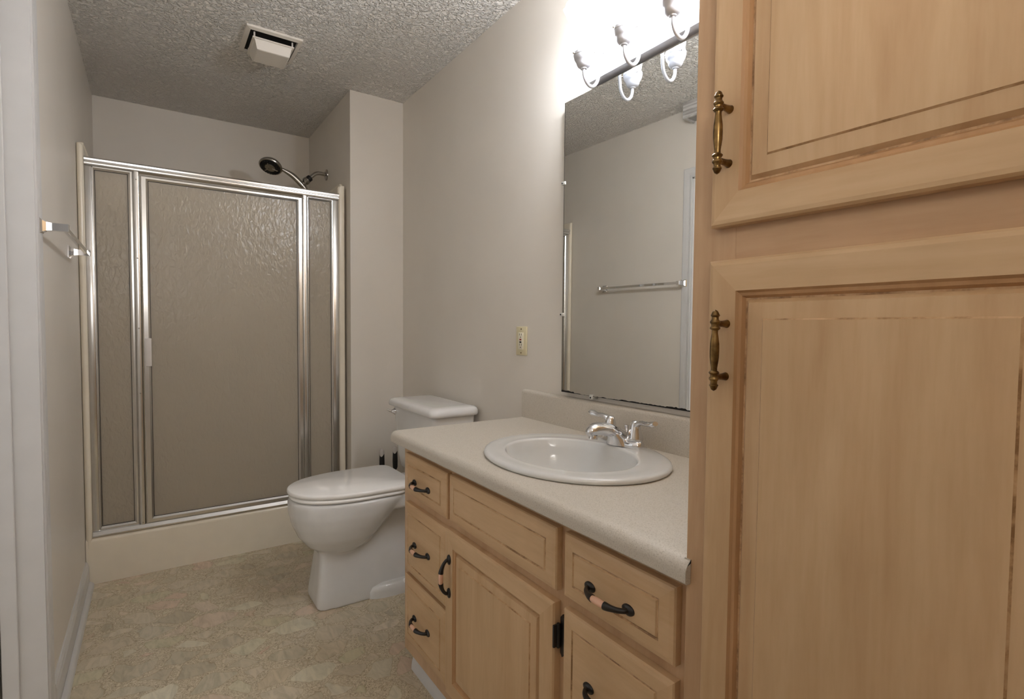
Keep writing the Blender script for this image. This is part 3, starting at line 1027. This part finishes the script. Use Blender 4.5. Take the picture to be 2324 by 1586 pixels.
mir = thing('wall_mirror', (W - 0.02, (MY0 + MY1) / 2, MZ0), 'large frameless mirror above the backsplash, worn black along its bottom edge', 'mirror')
pl = [(mx(MY0), MY0), (mx(MY1), MY1), (mx(MY1) + 0.005, MY1), (mx(MY0) + 0.005, MY0)]
put('glass', prism(bmesh.new(), pl, 'z', MZ0, MZ1), 'mirror', mir)
pl = [(mx(MY0) + 0.0052, MY0 + 0.001), (mx(MY1) + 0.0052, MY1 - 0.002), (W - 0.001, MY1 - 0.002), (W - 0.001, MY0 + 0.001)]
put('backing', prism(bmesh.new(), pl, 'z', MZ0 + 0.001, MZ1 - 0.002), 'dark', mir)
# blackened silvering: a ragged strip along the foot of the glass
bm = bmesh.new()
NS = 150
hts = []
rnd = random.Random(3)
lev = 0.003
for i in range(NS + 1):
    lev = max(0.0006, min(0.0045, lev + rnd.uniform(-0.0016, 0.0016)))
    y = MY0 + (MY1 - MY0) * i / NS
    b_ = lev + (0.006 if 0.90 < y < 0.97 else 0.0) * rnd.uniform(0.4, 1) + (0.004 if y > 1.36 else 0.0)
    hts.append((y, b_))
for (ya, ha), (yb_, hb) in zip(hts, hts[1:]):
    pts = []
    for y, h_ in ((ya, ha), (yb_, hb)):
        pts.append((mx(y) - 0.0003, y, MZ0 + 0.0002))
        pts.append((mx(y) - 0.0003, y, MZ0 + 0.0002 + h_))
    v = [bm.verts.new(p) for p in pts]
    bm.faces.new((v[0], v[2], v[3], v[1]))
# thin dark line up the far edge
v = [bm.verts.new(p) for p in ((mx(MY1 - 0.0015) - 0.0003, MY1 - 0.0015, MZ0), (mx(MY1) - 0.0003, MY1, MZ0), (mx(MY1) - 0.0003, MY1, MZ1), (mx(MY1 - 0.0015) - 0.0003, MY1 - 0.0015, MZ1))]
bm.faces.new(v)
bmesh.ops.remove_doubles(bm, verts=bm.verts[:], dist=1e-6)
put('worn_edge', bm, 'dark', mir)


def clip(y, z, side):
    b = bmesh.new()
    if side:
        box(b, mx(MY1) - 0.004, W - 0.001, y - 0.008, y + 0.010, z - 0.006, z + 0.006, 0.002)
        lathe(b, (mx(MY1) - 0.0035, y + 0.005, z), (-1, 0, 0), [(0, 0.003), (0.0015, 0.0028), (0.002, 0.001)], 10, 1)
    else:
        box(b, mx(y) - 0.004, W - 0.001, y - 0.007, y + 0.007, z - 0.010, z + 0.006, 0.002)
        lathe(b, (mx(y) - 0.0035, y, z - 0.004), (-1, 0, 0), [(0, 0.003), (0.0015, 0.0028), (0.002, 0.001)], 10, 1)
    put('clip', b, ['clear', 'dark'], mir, 40)


clip(MY1, 1.653, True)
clip(MY1, 1.195, True)
clip(1.272, MZ0, False)

# ------------------------------------------------------------------ vanity light
LX, LYS = 1.354, (1.212, 1.046, 0.880, 0.714)
vli = thing('vanity_light', (W - 0.02, 0.963, 1.941), 'white bath light bar with glowing tulip glass shades above the mirror', 'wall light')
put('backplate', mkbox(W - 0.041, W - 0.0005, 0.636, 1.290, 1.941, 2.068, 0.004), 'whitem', vli, 40)
for y in LYS:
    path = spline([(W - 0.040, y, 2.008), (1.430, y, 2.008), (1.420, y, 2.001), (1.4175, y, 1.985), (1.416, y, 1.945), (1.412, y, 1.915), (1.400, y, 1.896), (1.384, y, 1.8885), (1.368, y, 1.895), (1.357, y, 1.912), (LX, y, 1.936)], 6)
    bm = bmesh.new()
    tube(bm, path, 0.0052, 12)
    lathe(bm, (W - 0.0405, y, 2.008), (-1, 0, 0), [(0, 0.012), (0.003, 0.0115), (0.006, 0.007)], 16)
    put('arm', bm, 'whitem', vli, 60)
    cup = put('socket_cup', lathe(bmesh.new(), (LX, y, 1.931), (0, 0, 1), [(0, 0.006), (0.001, 0.0095), (0.004, 0.010), (0.005, 0.013), (0.009, 0.0185), (0.016, 0.0220), (0.022, 0.0230), (0.025, 0.0255), (0.030, 0.0285),
                                                                         (0.036, 0.0300), (0.039, 0.0302), (0.040, 0.0312), (0.046, 0.0314), (0.050, 0.0300), (0.053, 0.0262)], 28), 'whitem', vli, 40)
    for a in (0.9, 3.0, 5.1):
        bm = bmesh.new()
        d = Vector((math.cos(a), math.sin(a), 0))
        lathe(bm, Vector((LX, y, 1.972)) + d * 0.0295, d, [(0, 0.0016), (0.006, 0.0016), (0.0062, 0.003), (0.009, 0.003)], 8)
        put('thumb_screw', bm, 'nickel', cup, 40)
    # tulip shade: round at the neck, eight-lobed at the rim
    nn = 64
    rings = []
    for t in [i / 12 for i in range(13)]:
        r = 0.0255 + 0.0345 * (0.32 * t + 0.68 * t ** 2.2)
        lob = t ** 2
        rings.append([(LX + (r * (1 + 0.055 * lob * abs(math.cos(4 * a)))) * math.cos(a), y + (r * (1 + 0.055 * lob * abs(math.cos(4 * a)))) * math.sin(a),
                       1.978 + 0.128 * t + 0.006 * lob * abs(math.cos(4 * a))) for a in [2 * PI * i / nn for i in range(nn)]])
    inner = [[(LX + (px - LX) * 0.93, y + (py - y) * 0.93, pz + 0.001) for px, py, pz in r_] for r_ in rings]
    bm = bmesh.new()
    loft(bm, rings + inner[::-1], True, False, False)
    put('shade', bm, 'shade', vli, 60)
    put('bulb', lathe(bmesh.new(), (LX, y, 1.986), (0, 0, 1), [(0, 0.011), (0.016, 0.012), (0.030, 0.019), (0.045, 0.0225), (0.060, 0.021), (0.070, 0.014), (0.075, 0.002)], 20), 'bulb', vli, 60)

# ------------------------------------------------------------------ wall outlet
ot = thing('wall_outlet', (W, 1.7015, 1.038), 'ivory wall outlet with red and black buttons between toilet and mirror', 'outlet')
OY, OZ = 1.7015, 1.0945
put('cover_plate', mkbox(W - 0.0065, W - 0.0003, OY - 0.0355, OY + 0.0355, OZ - 0.0575, OZ + 0.0575, 0.0025), 'ivory', ot, 40)
rc = put('receptacle', mkbox(W - 0.0095, W - 0.006, OY - 0.0165, OY + 0.0165, OZ - 0.0335, OZ + 0.0335, 0.001), 'cream', ot, 40)
for zz in (0.022, -0.0185):
    bm = bmesh.new()
    for yy in (-0.0065, 0.0065):
        box(bm, W - 0.0099, W - 0.0090, OY + yy - 0.001, OY + yy + 0.001, OZ + zz, OZ + zz + 0.008)
    lathe(bm, (W - 0.0092, OY, OZ + zz - 0.007), (-1, 0, 0), [(0, 0.0025), (0.0007, 0.0024)], 10)
    put('slots', bm, 'rubber', rc)
put('test_button', mkbox(W - 0.0108, W - 0.009, OY - 0.006, OY + 0.006, OZ + 0.0025, OZ + 0.0085, 0.0006), 'red', rc)
put('reset_button', mkbox(W - 0.0108, W - 0.009, OY - 0.006, OY + 0.006, OZ - 0.0075, OZ - 0.0015, 0.0006), 'rubber', rc)
for zz in (0.0475, -0.0475):
    put('screw', lathe(bmesh.new(), (W - 0.0062, OY, OZ + zz), (-1, 0, 0), [(0, 0.0032), (0.0008, 0.003), (0.0012, 0.001)], 12), 'brass', ot, 40)

# ------------------------------------------------------------------ tall linen cabinet
XT = 0.932                      # this cabinet stands a little proud of the vanity
TYA, TYB, TZ1 = -0.020, 0.485, 2.30
tc = thing('linen_cabinet', ((XT + W) / 2, (TYA + TYB) / 2, FL), 'tall pickled wood linen cabinet with two raised-panel doors', 'linen cabinet')
bm = bmesh.new()
box(bm, XT + 0.019, W - 0.002, TYB - 0.016, TYB, FL + 0.002, TZ1)
box(bm, XT + 0.019, W - 0.002, TYA, TYA + 0.016, FL + 0.002, TZ1)
box(bm, W - 0.012, W - 0.002, TYA + 0.016, TYB - 0.016, FL + 0.002, TZ1)
box(bm, XT + 0.019, W - 0.012, TYA + 0.016, TYB - 0.016, TZ1 - 0.016, TZ1)
put('carcass', bm, 'wood', tc)
bm = bmesh.new()
box(bm, XT, XT + 0.019, TYA, TYA + 0.07, FL + 0.002, TZ1)
box(bm, XT, XT + 0.019, TYB - 0.07, TYB, FL + 0.002, TZ1, 0.0012)
for z0, z1 in ((FL + 0.002, 0.14), (1.195, 1.335), (TZ1 - 0.11, TZ1)):
    box(bm, XT + 0.0001, XT + 0.0189, TYA + 0.07, TYB - 0.07, z0, z1, 0, 2, 1)
put('face_frame', bm, ['framew', 'framewh'], tc)


def spindle(parent, y, zc, h=0.0548):
    """Turned brass pull standing on two posts."""
    x = XT - 0.0204
    bm = bmesh.new()
    for s in (-1, 1):
        lathe(bm, (x, y, zc + s * h * 0.66), (-1, 0, 0), [(0, 0.0058), (0.003, 0.0050), (0.012, 0.0042), (0.026, 0.0045)], 14)
    half = [(0.0, 0.0062), (0.010, 0.0060), (0.018, 0.0050), (0.025, 0.0040), (0.0285, 0.0042), (0.0295, 0.0058), (0.0315, 0.0072), (0.0335, 0.0060), (0.0345, 0.0050), (0.0370, 0.0050),
            (0.0385, 0.0064), (0.0405, 0.0068), (0.0425, 0.0056), (0.0440, 0.0046), (0.0475, 0.0046), (0.0485, 0.0058), (0.0500, 0.0060), (0.0515, 0.0050), (0.0530, 0.0046), (0.0555, 0.0034), (0.0575, 0.0006)]
    k = h / 0.0575
    pf = [(-t * k, r) for t, r in half[::-1]] + [(t * k, r) for t, r in half[1:]]
    lathe(bm, (x - 0.0255, y, zc), (0, 0, 1), pf, 20)
    put('handle', bm, 'brass', parent, 40)


rg, mt = door_rings(0.0435, 0.038)
DYA, DYB = 0.0314, 0.4442
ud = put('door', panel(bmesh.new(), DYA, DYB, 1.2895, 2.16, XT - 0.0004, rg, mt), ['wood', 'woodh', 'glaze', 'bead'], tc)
spindle(ud, 0.416, 1.4087)
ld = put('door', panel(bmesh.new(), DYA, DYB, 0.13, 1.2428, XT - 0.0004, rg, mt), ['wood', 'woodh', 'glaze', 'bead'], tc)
spindle(ld, 0.4132, 1.1184)

# ------------------------------------------------------------------ exhaust fan in the ceiling
fan = thing('exhaust_fan', (0.73, 2.66, H), 'white square exhaust fan with its cover hanging low from the ceiling', 'exhaust fan')
X0, X1, V0, V1 = 0.615, 0.846, 2.535, 2.79
bm = bmesh.new()


def rect(x0, x1, y0, y1, z):
    return [(x0, y0, z), (x1, y0, z), (x1, y1, z), (x0, y1, z)]


loft(bm, [rect(X0, X1, V0, V1, H - 0.0005), rect(X0 + 0.001, X1 - 0.001, V0 + 0.001, V1 - 0.001, H - 0.009), rect(X0 + 0.018, X1 - 0.018, V0 + 0.020, V1 - 0.020, H - 0.013), rect(X0 + 0.020, X1 - 0.020, V0 + 0.022, V1 - 0.022, H - 0.0005)], True, False, False)
put('rim', bm, 'fan', fan)
put('opening_shade', mkbox(X0 + 0.020, X1 - 0.020, V0 + 0.022, V1 - 0.022, H - 0.004, H - 0.0004), 'dark', fan)  # flat dark plate, its colour painting the shade of the opening inside the rim
bm = bmesh.new()
a, b_, c, d = X0 + 0.030, X1 - 0.030, V0 + 0.046, V1 - 0.030
loft(bm, [rect(a, b_, c, d, H - 0.024), rect(a, b_, c, d, H - 0.030), rect(a + 0.006, b_ - 0.006, c + 0.006, d - 0.006, H - 0.030), rect(a + 0.010, b_ - 0.010, c + 0.008, d - 0.010, H - 0.034), rect(0.664, 0.800, 2.598, 2.732, H - 0.068), rect(0.668, 0.796, 2.602, 2.728, H - 0.070)])
put('cover', bm, 'fan', fan)
for xx in (a + 0.004, b_ - 0.010):
    for yy in (c + 0.002, d - 0.010):
        put('spring', mkbox(xx, xx + 0.006, yy, yy + 0.006, H - 0.026, H - 0.003), 'fan', fan)

# ------------------------------------------------------------------ towel bar on the left wall
tb = thing('towel_bar', (0.03, 2.29, 1.40), 'chrome towel bar on square posts between the doorway and the shower', 'towel bar')
TZ = 1.421
for y in (1.965, 2.605):
    bm = bmesh.new()
    def sq(x, hy, hz, cz=TZ):
        return [(x, y - hy, cz - hz), (x, y + hy, cz - hz), (x, y + hy, cz + hz), (x, y - hy, cz + hz)]
    loft(bm, [sq(0.0004, 0.022, 0.023), sq(0.004, 0.022, 0.023), sq(0.006, 0.020, 0.021), sq(0.010, 0.015, 0.016), sq(0.018, 0.0105, 0.012), sq(0.030, 0.0095, 0.0105), sq(0.066, 0.0095, 0.0105), sq(0.067, 0.0085, 0.0095)])
    put('post', bm, 'chrome', tb)
put('bar', mkbox(0.0515, 0.0615, 1.974, 2.596, TZ - 0.0075, TZ + 0.0075, 0.001), 'chrome', tb)

# ------------------------------------------------------------------ ceiling light box seen in the mirror
cb = thing('ceiling_light', (0.05, 1.45, H), 'grey streaked box light on the ceiling, seen only in the mirror', 'ceiling light')
BX, BY = 0.105, 1.925
bm = bmesh.new()
box(bm, BX - 0.016, BX, 1.06, BY, H - 0.092, H - 0.0005, 0.002)
box(bm, 0.003, BX - 0.016, BY - 0.014, BY, H - 0.092, H - 0.0005, 0.002)
box(bm, 0.003, BX - 0.016, 1.06, 1.074, H - 0.092, H - 0.0005, 0.002)
put('frame', bm, 'grey', cb)
put('lens', mkbox(0.003, BX - 0.016, 1.075, BY - 0.015, H - 0.084, H - 0.070, 0.003), 'lens', cb)
